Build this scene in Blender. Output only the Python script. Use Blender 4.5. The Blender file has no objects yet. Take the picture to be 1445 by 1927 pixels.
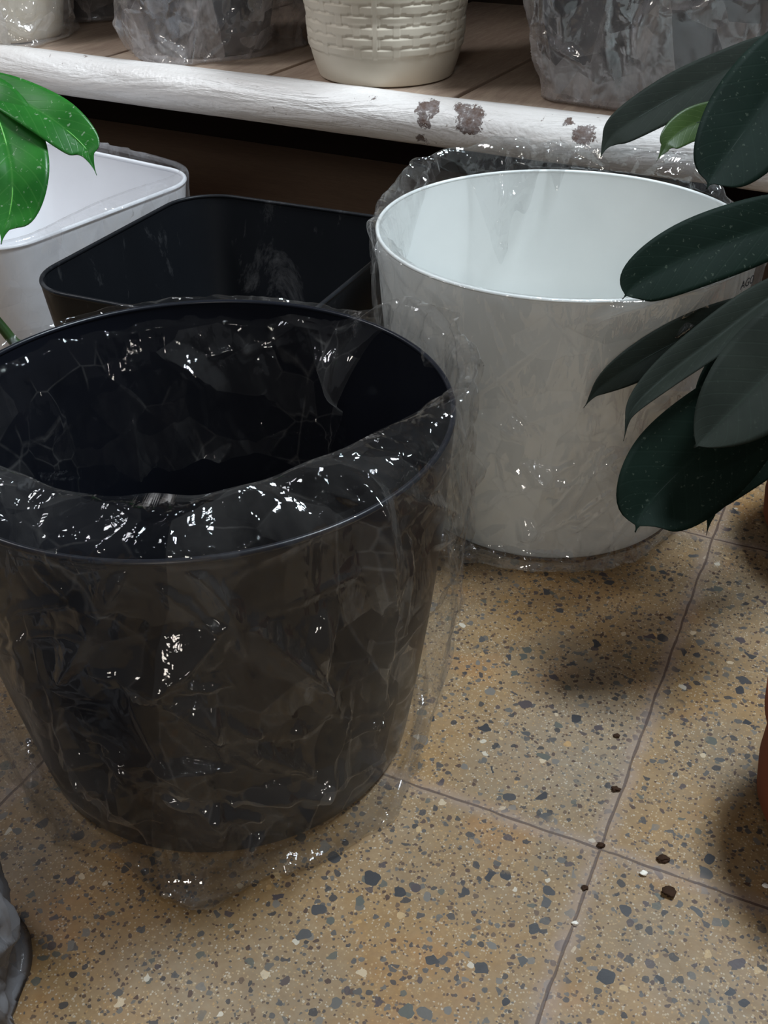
import bpy, bmesh, math, random
import numpy as np
from mathutils import Vector, Matrix, noise as mnoise

random.seed(7)
scn = bpy.context.scene
COL = scn.collection

# ------------------------------------------------------------------ camera
W_PX, H_PX, F_PX = 1445.0, 1927.0, 2015.57
PITCH, ROLL = 0.59678, -0.010776
cp, sp = math.cos(PITCH), math.sin(PITCH)
cr, sr = math.cos(ROLL), math.sin(ROLL)
_F = Vector((0, cp, -sp)); _U = Vector((0, sp, cp)); _R = Vector((1, 0, 0))
CR = _R * cr + _U * sr
CU = _U * cr - _R * sr
CAM = Vector((0, 0, 0.6))
cam_data = bpy.data.cameras.new('camera')
cam = bpy.data.objects.new('camera', cam_data); COL.objects.link(cam)
cam_data.sensor_fit = 'VERTICAL'; cam_data.sensor_height = 24.0
cam_data.lens = 24.0 * F_PX / H_PX
cam_data.clip_start = 0.01
m = Matrix((CR, CU, -_F)).transposed().to_4x4(); m.translation = CAM
cam.matrix_world = m
scn.camera = cam

# ------------------------------------------------------------------ light and exposure
scn.view_settings.view_transform = 'Standard'
scn.view_settings.look = 'None'
scn.view_settings.gamma = 1.0
scn.view_settings.use_curve_mapping = False
scn.view_settings.exposure = 0.0
scn.cycles.transparent_max_bounces = 32
scn.cycles.max_bounces = 10

world = bpy.data.worlds.new('world'); scn.world = world
world.use_nodes = True
bg = world.node_tree.nodes['Background']
bg.inputs[0].default_value = (0.80, 0.86, 1.0, 1); bg.inputs[1].default_value = 0.10

def area(name, loc, target, sx, sy, power, color):
    d = bpy.data.lights.new(name, 'AREA'); d.shape = 'RECTANGLE'
    d.size = sx; d.size_y = sy; d.energy = power; d.color = color
    o = bpy.data.objects.new(name, d); COL.objects.link(o)
    o.location = loc
    o.rotation_euler = (Vector(target) - Vector(loc)).to_track_quat('-Z', 'Y').to_euler()
    return o
area('skylight', (0.66, 0.86, 2.05), (-0.1, 0.9, 0), 0.5, 0.4, 56, (0.80, 0.91, 1.0))
area('side_window', (-1.25, 1.15, 1.5), (-0.6, 1.15, 0.25), 0.35, 0.35, 11, (0.95, 0.96, 1.0))
area('front_window', (-0.35, -1.7, 1.35), (-0.2, 1.2, 0.1), 0.45, 0.3, 11, (1.0, 0.93, 0.84))
area('glint_light', (-0.45, -0.75, 2.1), (-0.2, 0.7, 0.0), 0.06, 0.06, 1.6, (0.85, 0.93, 1.0))  # added small bright source, there to make glints on the film
area('glint_light', (0.55, -0.55, 1.9), (0.0, 0.7, 0.0), 0.06, 0.06, 1.4, (0.85, 0.93, 1.0))  # second added source for film glints, from the right

# ------------------------------------------------------------------ helpers
TH = -0.44274696                     # direction of the floor tiles
RTH = math.radians(-28.6)            # direction of the shelf
eu = Vector((math.cos(TH), math.sin(TH), 0)); ev = Vector((-math.sin(TH), math.cos(TH), 0))
ru = Vector((math.cos(RTH), math.sin(RTH), 0)); rv = Vector((-math.sin(RTH), math.cos(RTH), 0))

def ray(px, py):
    return _F + CR * ((px - W_PX / 2) / F_PX) - CU * ((py - H_PX / 2) / F_PX)
def atz(px, py, z):
    d = ray(px, py); return CAM + d * ((z - CAM.z) / d.z)
def atd(px, py, depth):
    return CAM + ray(px, py) * depth
def uv(u, v, z=0.0):
    p = eu * u + ev * v; p.z = z; return p

def mesh_obj(name, verts, faces, mat=None, parent=None, smooth=True, loc=None):
    me = bpy.data.meshes.new(name)
    if isinstance(verts, np.ndarray):
        me.vertices.add(len(verts)); me.vertices.foreach_set('co', verts.astype(np.float32).ravel())
        q = np.asarray(faces, np.int32); me.loops.add(q.size); me.loops.foreach_set('vertex_index', q.ravel())
        me.polygons.add(len(q)); me.polygons.foreach_set('loop_start', np.arange(len(q), dtype=np.int32) * 4)
        me.update(calc_edges=True)
    else:
        me.from_pydata([tuple(v) for v in verts], [], faces)
    me.validate(); me.update()
    if smooth:
        me.polygons.foreach_set('use_smooth', [True] * len(me.polygons))
    o = bpy.data.objects.new(name, me); COL.objects.link(o)
    if mat: me.materials.append(mat)
    if parent: o.parent = parent
    if loc is not None: o.location = loc
    return o
def tag(o, label, cat, group=None, kind=None):
    o['label'] = label; o['category'] = cat
    if group: o['group'] = group
    if kind: o['kind'] = kind
    return o
def empty(name, loc, label, cat, group=None, rz=0.0):
    o = bpy.data.objects.new(name, None); COL.objects.link(o)
    o.empty_display_size = 0.05
    o.location = loc; o.rotation_euler = (0, 0, rz)
    return tag(o, label, cat, group)
def struct(o): o['kind'] = 'structure'; return o

def grid_faces(nr, nc, closed=True, off=0):
    f = []
    cc = nc if closed else nc - 1
    for i in range(nr - 1):
        for j in range(cc):
            k = (j + 1) % nc
            f.append((off + i * nc + j, off + i * nc + k, off + (i + 1) * nc + k, off + (i + 1) * nc + j))
    return f

# outline of a rounded rectangle (a circle when a = b = rc): points and outward normals
def outline(a, b, rc, n):
    segs = []
    sx, sy = a - rc, b - rc
    per = 4 * (sx + sy) + 2 * math.pi * rc
    pts = []; nrm = []
    lens = [sy, math.pi / 2 * rc, 2 * sx, math.pi / 2 * rc, 2 * sy, math.pi / 2 * rc, 2 * sx, math.pi / 2 * rc, sy]
    for i in range(n):
        s = per * i / n
        k = 0
        while k < 8 and s > lens[k]:
            s -= lens[k]; k += 1
        if k == 0: p = (a, s); q = (1, 0)
        elif k == 2: p = (sx - s, b); q = (0, 1)
        elif k == 4: p = (-a, sy - s); q = (-1, 0)
        elif k == 6: p = (-sx + s, -b); q = (0, -1)
        elif k == 8: p = (a, -sy + s); q = (1, 0)
        else:
            c, t0 = {1: ((sx, sy), 0), 3: ((-sx, sy), 90), 5: ((-sx, -sy), 180), 7: ((sx, -sy), 270)}[k]
            t = math.radians(t0) + s / max(rc, 1e-9)
            q = (math.cos(t), math.sin(t)); p = (c[0] + rc * q[0], c[1] + rc * q[1])
        pts.append(p); nrm.append(q)
    return np.array(pts, float), np.array(nrm, float), per

def shell(name, shape, prof, n, mat, parent=None, cap0=False, cap1=False, disp=None, loc=None, seg=1):
    """surface through rings at (offset, z) of prof over the outline shape"""
    P, N, per = outline(*shape, n)
    if seg > 1:
        q = []
        for (a, b) in zip(prof[:-1], prof[1:]):
            for k in range(seg): q.append((a[0] + (b[0] - a[0]) * k / seg, a[1] + (b[1] - a[1]) * k / seg))
        q.append(prof[-1]); prof = q
    vs = []
    for i, (d, z) in enumerate(prof):
        for j in range(n):
            dd = d + (disp(j / n, i, z) if disp else 0)
            vs.append((P[j, 0] + N[j, 0] * dd, P[j, 1] + N[j, 1] * dd, z))
    f = grid_faces(len(prof), n)
    if cap0: f.append(tuple(reversed(range(n))))
    if cap1: f.append(tuple(range((len(prof) - 1) * n, len(prof) * n)))
    return mesh_obj(name, vs, f, mat, parent, True, loc)

# ------------------------------------------------------------------ materials
def newmat(name):
    mt = bpy.data.materials.new(name); mt.use_nodes = True
    nt = mt.node_tree; nt.nodes.clear()
    out = nt.nodes.new('ShaderNodeOutputMaterial')
    return mt, nt, out
def N(nt, t, **kw):
    n = nt.nodes.new(t)
    for k, v in kw.items():
        if k.startswith('i_'):
            key = k[2:]
            n.inputs[int(key) if key.isdigit() else key].default_value = v
        else: setattr(n, k, v)
    return n
def L(nt, a, b): nt.links.new(a, b)
def math_n(nt, op, a, b=None, c=None, clamp=False):
    n = nt.nodes.new('ShaderNodeMath'); n.operation = op; n.use_clamp = clamp
    for i, x in enumerate((a, b, c)):
        if x is None: continue
        if isinstance(x, (int, float)): n.inputs[i].default_value = x
        else: L(nt, x, n.inputs[i])
    return n.outputs[0]
def mixc(nt, fac, a, b, mode='MIX'):
    n = nt.nodes.new('ShaderNodeMix'); n.data_type = 'RGBA'; n.blend_type = mode
    for idx, x in ((0, fac), (6, a), (7, b)):
        if isinstance(x, (int, float)): n.inputs[idx].default_value = x
        elif isinstance(x, tuple): n.inputs[idx].default_value = (*x, 1) if len(x) == 3 else x
        else: L(nt, x, n.inputs[idx])
    return n.outputs[2]
def ramp(nt, x, p0, p1, v0=0.0, v1=1.0):
    n = nt.nodes.new('ShaderNodeMapRange'); n.inputs[1].default_value = p0; n.inputs[2].default_value = p1
    n.inputs[3].default_value = v0; n.inputs[4].default_value = v1
    L(nt, x, n.inputs[0]); return n.outputs[0]
def noise_n(nt, vec, scale, detail=3, rough=0.5, dist=0.0):
    n = nt.nodes.new('ShaderNodeTexNoise'); n.inputs['Scale'].default_value = scale
    n.inputs['Detail'].default_value = detail; n.inputs['Roughness'].default_value = rough
    n.inputs['Distortion'].default_value = dist
    if vec is not None: L(nt, vec, n.inputs['Vector'])
    return n
def srgb(r, g, b):
    f = lambda c: (c / 255 / 12.92) if c / 255 <= 0.04045 else ((c / 255 + 0.055) / 1.055) ** 2.4
    return (f(r), f(g), f(b))

def plain(name, col, rough=0.5, spec=0.5, var=0.06, nscale=14, bump=0.0, bscale=60, trans=0.0, dust=None, stretch=(1, 1, 1), coat=0.0):
    mt, nt, out = newmat(name)
    tc = N(nt, 'ShaderNodeTexCoord'); mp = N(nt, 'ShaderNodeMapping'); L(nt, tc.outputs['Object'], mp.inputs[0])
    mp.inputs['Scale'].default_value = stretch
    b = N(nt, 'ShaderNodeBsdfPrincipled'); b.inputs['Roughness'].default_value = rough
    b.inputs['Specular IOR Level'].default_value = spec
    b.inputs['Coat Weight'].default_value = coat
    nz = noise_n(nt, mp.outputs[0], nscale, 5, 0.6)
    c0 = tuple(max(0, c * (1 - var * 3)) for c in col); c1 = tuple(min(1, c * (1 + var * 3)) for c in col)
    c = mixc(nt, nz.outputs[0], c0, c1)
    if dust:
        dn = noise_n(nt, mp.outputs[0], dust[1], 8, 0.75, 0.6)
        c = mixc(nt, ramp(nt, dn.outputs[0], dust[2], dust[3], 0, dust[4]), c, dust[0])
    L(nt, c, b.inputs['Base Color'])
    if bump > 0:
        bn = noise_n(nt, mp.outputs[0], bscale, 4, 0.6)
        bp = N(nt, 'ShaderNodeBump'); bp.inputs['Strength'].default_value = bump; bp.inputs['Distance'].default_value = 0.002
        L(nt, bn.outputs[0], bp.inputs['Height']); L(nt, bp.outputs[0], b.inputs['Normal'])
    if trans > 0:
        tr = N(nt, 'ShaderNodeBsdfTranslucent'); L(nt, c, tr.inputs[0])
        mx = N(nt, 'ShaderNodeMixShader'); mx.inputs[0].default_value = trans
        L(nt, b.outputs[0], mx.inputs[1]); L(nt, tr.outputs[0], mx.inputs[2]); L(nt, mx.outputs[0], out.inputs[0])
    else: L(nt, b.outputs[0], out.inputs[0])
    return mt

def film(name, milk=0.03, base=0.07, edge=0.65, rough=0.09, tint=(0.97, 0.97, 0.97), mcol=(0.75, 0.75, 0.75), bump=0.5, bscale=38, stretch=(1, 1, 0.35), milkvar=0.5, shard=14, tilt=0.28, line=0.10, dblk=2.0, low=0.0):
    mt, nt, out = newmat(name)
    tc = N(nt, 'ShaderNodeTexCoord'); mp = N(nt, 'ShaderNodeMapping'); L(nt, tc.outputs['Object'], mp.inputs[0])
    mp.inputs['Scale'].default_value = stretch
    # fine creases: distance to the edges of warped cells, and soft waves
    wn = noise_n(nt, mp.outputs[0], 9, 2)
    add = N(nt, 'ShaderNodeMixRGB', blend_type='ADD'); add.inputs[0].default_value = 0.12
    L(nt, mp.outputs[0], add.inputs[1]); L(nt, wn.outputs['Color'], add.inputs[2])
    vo = N(nt, 'ShaderNodeTexVoronoi', feature='DISTANCE_TO_EDGE'); vo.inputs['Scale'].default_value = bscale
    L(nt, add.outputs[0], vo.inputs['Vector'])
    cre = ramp(nt, vo.outputs['Distance'], 0.0, 0.10)
    nn = noise_n(nt, mp.outputs[0], bscale * 1.7, 3, 0.55, 0.8)
    mask = ramp(nt, noise_n(nt, tc.outputs['Object'], 16, 2).outputs[0], 0.42, 0.62)
    h = math_n(nt, 'ADD', math_n(nt, 'MULTIPLY', cre, math_n(nt, 'MULTIPLY', mask, 0.35)), math_n(nt, 'MULTIPLY', nn.outputs[0], 0.8))
    bp = N(nt, 'ShaderNodeBump'); bp.inputs['Strength'].default_value = bump; bp.inputs['Distance'].default_value = 0.0035
    L(nt, h, bp.inputs['Height'])
    # flat shards between straight pulled creases, in three sizes
    def shards(scale, off, st):
        m_ = N(nt, 'ShaderNodeMapping'); m_.inputs['Scale'].default_value = st; m_.inputs['Location'].default_value = (off, off * 0.7, off * 1.3)
        m_.inputs['Rotation'].default_value = (0.35 + off * 0.1, -0.3, off)
        L(nt, tc.outputs['Object'], m_.inputs[0])
        a = N(nt, 'ShaderNodeTexVoronoi', feature='F1'); a.inputs['Scale'].default_value = scale; L(nt, m_.outputs[0], a.inputs['Vector'])
        b_ = N(nt, 'ShaderNodeTexVoronoi', feature='DISTANCE_TO_EDGE'); b_.inputs['Scale'].default_value = scale; L(nt, m_.outputs[0], b_.inputs['Vector'])
        return a.outputs['Color'], b_.outputs['Distance']
    cA, eA = shards(shard, 0.3, (1, 1, 0.45)); cB, eB = shards(shard * 2.7, 1.7, (0.5, 1, 0.8)); cC, eC = shards(shard * 7, 3.1, (1, 0.7, 0.5))
    nrm = bp.outputs[0]
    for cc, k in ((cA, tilt), (cB, tilt * 0.9), (cC, tilt * 0.6)):
        sb = N(nt, 'ShaderNodeVectorMath', operation='SUBTRACT'); L(nt, cc, sb.inputs[0]); sb.inputs[1].default_value = (0.5, 0.5, 0.5)
        ma = N(nt, 'ShaderNodeVectorMath', operation='MULTIPLY_ADD'); L(nt, sb.outputs[0], ma.inputs[0]); ma.inputs[1].default_value = (k, k, k); L(nt, nrm, ma.inputs[2])
        nrm = ma.outputs[0]
    no = N(nt, 'ShaderNodeVectorMath', operation='NORMALIZE'); L(nt, nrm, no.inputs[0]); nrm = no.outputs[0]
    sA = N(nt, 'ShaderNodeSeparateColor'); L(nt, cA, sA.inputs[0]); sB = N(nt, 'ShaderNodeSeparateColor'); L(nt, cB, sB.inputs[0])
    dbl = math_n(nt, 'ADD', ramp(nt, sA.outputs[0], 0.55, 0.65), math_n(nt, 'MULTIPLY', ramp(nt, sB.outputs[0], 0.60, 0.68), 0.7))   # where the film lies folded double
    if low:
        sz_ = N(nt, 'ShaderNodeSeparateXYZ'); L(nt, tc.outputs['Object'], sz_.inputs[0])
        hz_ = math_n(nt, 'ADD', sz_.outputs[2], math_n(nt, 'MULTIPLY', sA.outputs[1], 0.09))
        dbl = math_n(nt, 'ADD', dbl, ramp(nt, hz_, 0.125, 0.12, 0, low))
    lw = N(nt, 'ShaderNodeLayerWeight'); lw.inputs['Blend'].default_value = 0.5; L(nt, nrm, lw.inputs['Normal'])
    b2 = math_n(nt, 'MULTIPLY_ADD', dbl, base * 0.9, base)
    fac = math_n(nt, 'MULTIPLY_ADD', math_n(nt, 'POWER', lw.outputs['Facing'], 3.5), edge, b2, clamp=True)
    t = N(nt, 'ShaderNodeBsdfTransparent'); t.inputs[0].default_value = (*tint, 1)
    g = N(nt, 'ShaderNodeBsdfGlossy'); g.inputs['Roughness'].default_value = rough; g.inputs[0].default_value = (1, 1, 1, 1)
    L(nt, nrm, g.inputs['Normal'])
    m1 = N(nt, 'ShaderNodeMixShader'); L(nt, fac, m1.inputs[0]); L(nt, t.outputs[0], m1.inputs[1]); L(nt, g.outputs[0], m1.inputs[2])
    d = N(nt, 'ShaderNodeBsdfDiffuse'); d.inputs[0].default_value = (*mcol, 1); L(nt, nrm, d.inputs['Normal'])
    tl = N(nt, 'ShaderNodeBsdfTranslucent'); tl.inputs[0].default_value = (*mcol, 1)
    m2 = N(nt, 'ShaderNodeMixShader'); m2.inputs[0].default_value = 0.5; L(nt, d.outputs[0], m2.inputs[1]); L(nt, tl.outputs[0], m2.inputs[2])
    mz = noise_n(nt, mp.outputs[0], 11, 6, 0.65, 1.2)
    crm = ramp(nt, noise_n(nt, tc.outputs['Object'], 19, 3).outputs[0], 0.48, 0.60)
    lines = math_n(nt, 'ADD', ramp(nt, eA, 0.0, 0.016, 1, 0), math_n(nt, 'MULTIPLY', ramp(nt, eB, 0.0, 0.03, 1, 0), 0.7))  # whitish creases, with the light they catch painted in as milk
    lines = math_n(nt, 'MULTIPLY', math_n(nt, 'MULTIPLY', lines, crm), line)
    mf = math_n(nt, 'MULTIPLY', math_n(nt, 'MULTIPLY', ramp(nt, mz.outputs[0], 0.35, 0.72, 1 - milkvar, 1 + milkvar * 2), math_n(nt, 'MULTIPLY_ADD', dbl, dblk, 1.0)), milk)
    mf = math_n(nt, 'ADD', mf, lines, clamp=True)
    m3 = N(nt, 'ShaderNodeMixShader'); L(nt, mf, m3.inputs[0]); L(nt, m1.outputs[0], m3.inputs[1]); L(nt, m2.outputs[0], m3.inputs[2])
    L(nt, m3.outputs[0], out.inputs[0])
    return mt

def terrazzo():
    mt, nt, out = newmat('terrazzo_tiles')
    tc = N(nt, 'ShaderNodeTexCoord')
    P = tc.outputs['Object']                       # the floor object is turned with the tiles; metres
    sep = N(nt, 'ShaderNodeSeparateXYZ'); L(nt, P, sep.inputs[0])
    S = 0.39819
    wob = noise_n(nt, P, 30, 3).outputs[0]
    wob = math_n(nt, 'MULTIPLY', math_n(nt, 'SUBTRACT', wob, 0.5), 0.004)
    def cell(x, o):
        q = math_n(nt, 'DIVIDE', math_n(nt, 'SUBTRACT', math_n(nt, 'ADD', x, wob), o), S)
        fl = math_n(nt, 'FLOOR', q)
        fr = math_n(nt, 'SUBTRACT', q, fl)
        dist = math_n(nt, 'MULTIPLY', math_n(nt, 'MINIMUM', fr, math_n(nt, 'SUBTRACT', 1.0, fr)), S)
        return fl, dist
    fu, du = cell(sep.outputs[0], -0.072); fv, dv = cell(sep.outputs[1], 0.4885)
    dj = math_n(nt, 'MINIMUM', du, dv)
    comb = N(nt, 'ShaderNodeCombineXYZ'); L(nt, fu, comb.inputs[0]); L(nt, fv, comb.inputs[1])
    wn = N(nt, 'ShaderNodeTexWhiteNoise', noise_dimensions='3D'); L(nt, comb.outputs[0], wn.inputs['Vector'])
    rnd = wn.outputs['Value']
    off = N(nt, 'ShaderNodeVectorMath', operation='MULTIPLY_ADD'); L(nt, comb.outputs[0], off.inputs[0])
    off.inputs[1].default_value = (3.17, 5.31, 1.0); L(nt, P, off.inputs[2])
    V = off.outputs[0]
    # base colour: tan with orange and grey clouds
    n1 = noise_n(nt, V, 7, 4, 0.55); n2 = noise_n(nt, V, 4.2, 3, 0.5); n3 = noise_n(nt, V, 260, 2, 0.6); n4 = noise_n(nt, V, 70, 3, 0.6)
    col = mixc(nt, ramp(nt, n1.outputs[0], 0.40, 0.62), srgb(118, 101, 78), srgb(136, 105, 63))
    on = N(nt, 'ShaderNodeVectorMath', operation='ADD'); L(nt, V, on.inputs[0]); on.inputs[1].default_value = (7.7, 2.2, 3)
    n5 = noise_n(nt, on.outputs[0], 9, 3, 0.6)
    col = mixc(nt, ramp(nt, n5.outputs[0], 0.56, 0.72, 0, 0.75), col, srgb(150, 98, 40))
    col = mixc(nt, ramp(nt, n2.outputs[0], 0.52, 0.70, 0, 0.7), col, srgb(122, 112, 98))
    col = mixc(nt, ramp(nt, n4.outputs[0], 0.3, 0.7, 0.0, 0.25), col, srgb(165, 145, 114))
    col = mixc(nt, ramp(nt, n3.outputs[0], 0.35, 0.7, 0.0, 0.35), col, srgb(120, 92, 62))
    # stone chips: three sizes of angular cells
    def chips(scale, seed, dens, edge, cols, warp=0.75):
        a = N(nt, 'ShaderNodeVectorMath', operation='ADD'); L(nt, V, a.inputs[0]); a.inputs[1].default_value = (seed, seed * 1.7, 0)
        wz = noise_n(nt, a.outputs[0], scale * 0.9, 2)
        b = N(nt, 'ShaderNodeVectorMath', operation='MULTIPLY_ADD'); L(nt, wz.outputs['Color'], b.inputs[0])
        b.inputs[1].default_value = (warp / scale, warp / scale, 0); L(nt, a.outputs[0], b.inputs[2])
        v1 = N(nt, 'ShaderNodeTexVoronoi', voronoi_dimensions='2D', feature='F1'); v1.inputs['Scale'].default_value = scale
        v2 = N(nt, 'ShaderNodeTexVoronoi', voronoi_dimensions='2D', feature='DISTANCE_TO_EDGE'); v2.inputs['Scale'].default_value = scale
        L(nt, b.outputs[0], v1.inputs['Vector']); L(nt, b.outputs[0], v2.inputs['Vector'])
        s = N(nt, 'ShaderNodeSeparateColor'); L(nt, v1.outputs['Color'], s.inputs[0])
        isin = math_n(nt, 'LESS_THAN', s.outputs[0], dens)
        e = math_n(nt, 'GREATER_THAN', v2.outputs['Distance'], math_n(nt, 'MULTIPLY_ADD', s.outputs[1], edge, edge * 0.5))
        rr = math_n(nt, 'LESS_THAN', v1.outputs['Distance'], math_n(nt, 'MULTIPLY_ADD', s.outputs[2], 0.30, 0.26))
        mk = math_n(nt, 'MULTIPLY', math_n(nt, 'MULTIPLY', isin, e), rr)
        cr_ = nt.nodes.new('ShaderNodeValToRGB'); cr_.color_ramp.interpolation = 'CONSTANT'
        el = cr_.color_ramp.elements
        el[0].position = 0; el[0].color = (*cols[0], 1)
        el[1].position = 1 / len(cols); el[1].color = (*cols[1], 1)
        for i in range(2, len(cols)):
            x = el.new(i / len(cols)); x.color = (*cols[i], 1)
        L(nt, math_n(nt, 'FRACT', math_n(nt, 'MULTIPLY', s.outputs[1], 7.31)), cr_.inputs[0])
        return mk, cr_.outputs[0]
    dk = [srgb(60, 58, 58), srgb(72, 70, 68), srgb(54, 52, 52), srgb(88, 84, 78), srgb(68, 58, 58), srgb(80, 80, 72), srgb(46, 45, 47), srgb(104, 98, 90)]
    dm = [srgb(68, 52, 46), srgb(56, 52, 52), srgb(86, 68, 54), srgb(90, 86, 80), srgb(62, 44, 38), srgb(72, 70, 68)]
    lt = [srgb(190, 172, 144), srgb(176, 150, 110), srgb(192, 184, 168), srgb(170, 134, 84)]
    big = math_n(nt, 'MULTIPLY_ADD', rnd, 0.05, 0.07)
    for (sc, sd, de, ed, cols, fc) in ((640, 1.3, 0.26, 0.05, lt, 0.45), (430, 4.1, 0.15, 0.06, dm, 0.85), (250, 2.7, 0.12, 0.06, dm, 0.9), (160, 6.1, 0.11, 0.06, dk, 0.9), (170, 9.1, 0.015, 0.05, lt, 0.7), (100, 3.3, big, 0.06, dk, 1.0)):
        if isinstance(de, float):
            mk, cc = chips(sc, sd, de, ed, cols)
        else:
            mk, cc = chips(sc, sd, 0.09, ed, cols)
            mk = math_n(nt, 'MULTIPLY', mk, ramp(nt, noise_n(nt, V, 5, 2).outputs[0], 0.44, 0.47))
        col = mixc(nt, math_n(nt, 'MULTIPLY', mk, fc), col, cc)
    # joint: pale rubbed margin and a dark crack
    jn = noise_n(nt, P, 55, 4).outputs[0]
    mar = math_n(nt, 'MULTIPLY', ramp(nt, dj, 0.002, 0.011, 1, 0), ramp(nt, jn, 0.3, 0.6, 0.35, 1.0))
    col = mixc(nt, math_n(nt, 'MULTIPLY', mar, 0.62), col, srgb(142, 124, 112))
    crk = ramp(nt, math_n(nt, 'SUBTRACT', dj, math_n(nt, 'MULTIPLY', jn, 0.0014)), 0.0000, 0.00055, 1, 0)
    col = mixc(nt, math_n(nt, 'MULTIPLY', crk, 0.75), col, srgb(62, 46, 42))
    b = N(nt, 'ShaderNodeBsdfPrincipled'); L(nt, col, b.inputs['Base Color'])
    rn = noise_n(nt, P, 25, 4); L(nt, ramp(nt, rn.outputs[0], 0.3, 0.7, 0.42, 0.62), b.inputs['Roughness'])
    b.inputs['Specular IOR Level'].default_value = 0.35
    bp = N(nt, 'ShaderNodeBump'); bp.inputs['Strength'].default_value = 0.35; bp.inputs['Distance'].default_value = 0.001
    L(nt, math_n(nt, 'SUBTRACT', math_n(nt, 'MULTIPLY', n3.outputs[0], 0.25), crk), bp.inputs['Height']); L(nt, bp.outputs[0], b.inputs['Normal'])
    L(nt, b.outputs[0], out.inputs[0])
    return mt

def wood(name, ca, cb, sx=(1, 14, 14), rough=0.7):
    mt, nt, out = newmat(name)
    tc = N(nt, 'ShaderNodeTexCoord'); mp = N(nt, 'ShaderNodeMapping'); mp.inputs['Scale'].default_value = sx
    L(nt, tc.outputs['Object'], mp.inputs[0])
    n = noise_n(nt, mp.outputs[0], 6, 6, 0.65, 1.5); n2 = noise_n(nt, mp.outputs[0], 40, 3, 0.6)
    c = mixc(nt, ramp(nt, n.outputs[0], 0.3, 0.7), ca, cb)
    c = mixc(nt, ramp(nt, n2.outputs[0], 0.4, 0.8, 0, 0.4), c, tuple(x * 0.5 for x in ca))
    b = N(nt, 'ShaderNodeBsdfPrincipled'); b.inputs['Roughness'].default_value = rough; L(nt, c, b.inputs['Base Color'])
    bp = N(nt, 'ShaderNodeBump'); bp.inputs['Strength'].default_value = 0.3; bp.inputs['Distance'].default_value = 0.001
    L(nt, n2.outputs[0], bp.inputs['Height']); L(nt, bp.outputs[0], b.inputs['Normal'])
    L(nt, b.outputs[0], out.inputs[0]); return mt

def rail_paint(chip_list):
    mt, nt, out = newmat('chipped_white_paint')
    tc = N(nt, 'ShaderNodeTexCoord'); P = tc.outputs['Object']
    mp = N(nt, 'ShaderNodeMapping'); mp.inputs['Scale'].default_value = (0.35, 2, 2); L(nt, P, mp.inputs[0])
    n1 = noise_n(nt, mp.outputs[0], 14, 5, 0.6, 1.0); n2 = noise_n(nt, P, 160, 3)
    c = mixc(nt, ramp(nt, n1.outputs[0], 0.35, 0.7), srgb(226, 222, 218), srgb(206, 200, 195))
    sp_ = noise_n(nt, P, 90, 4, 0.7, 0.5)
    c = mixc(nt, ramp(nt, sp_.outputs[0], 0.66, 0.72, 0, 0.7), c, srgb(96, 74, 60))
    # peeled patches
    dn = noise_n(nt, P, 75, 6, 0.8)
    dv = N(nt, 'ShaderNodeVectorMath', operation='MULTIPLY_ADD'); L(nt, dn.outputs['Color'], dv.inputs[0]); dv.inputs[1].default_value = (0.040, 0.034, 0.034); L(nt, P, dv.inputs[2])
    mask = None
    for (x, y, z, r) in chip_list:
        s = N(nt, 'ShaderNodeVectorMath', operation='DISTANCE'); L(nt, dv.outputs[0], s.inputs[0]); s.inputs[1].default_value = (x + 0.020, y + 0.017, z + 0.017)
        q = math_n(nt, 'LESS_THAN', s.outputs['Value'], r)
        mask = q if mask is None else math_n(nt, 'MAXIMUM', mask, q)
    rs = noise_n(nt, P, 120, 5, 0.7)
    rc = mixc(nt, ramp(nt, rs.outputs[0], 0.4, 0.62), srgb(92, 72, 62), srgb(128, 120, 118))
    rc = mixc(nt, ramp(nt, rs.outputs[0], 0.60, 0.66), rc, srgb(214, 208, 204))
    c = mixc(nt, mask, c, rc)
    b = N(nt, 'ShaderNodeBsdfPrincipled'); L(nt, c, b.inputs['Base Color'])
    L(nt, math_n(nt, 'MULTIPLY_ADD', mask, 0.35, 0.33), b.inputs['Roughness'])
    hh = math_n(nt, 'SUBTRACT', math_n(nt, 'ADD', math_n(nt, 'MULTIPLY', n1.outputs[0], 1.2), math_n(nt, 'MULTIPLY', n2.outputs[0], 0.18)), math_n(nt, 'MULTIPLY', mask, 0.5))
    bp = N(nt, 'ShaderNodeBump'); bp.inputs['Strength'].default_value = 0.9; bp.inputs['Distance'].default_value = 0.005
    L(nt, hh, bp.inputs['Height']); L(nt, bp.outputs[0], b.inputs['Normal'])
    L(nt, b.outputs[0], out.inputs[0]); return mt

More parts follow.
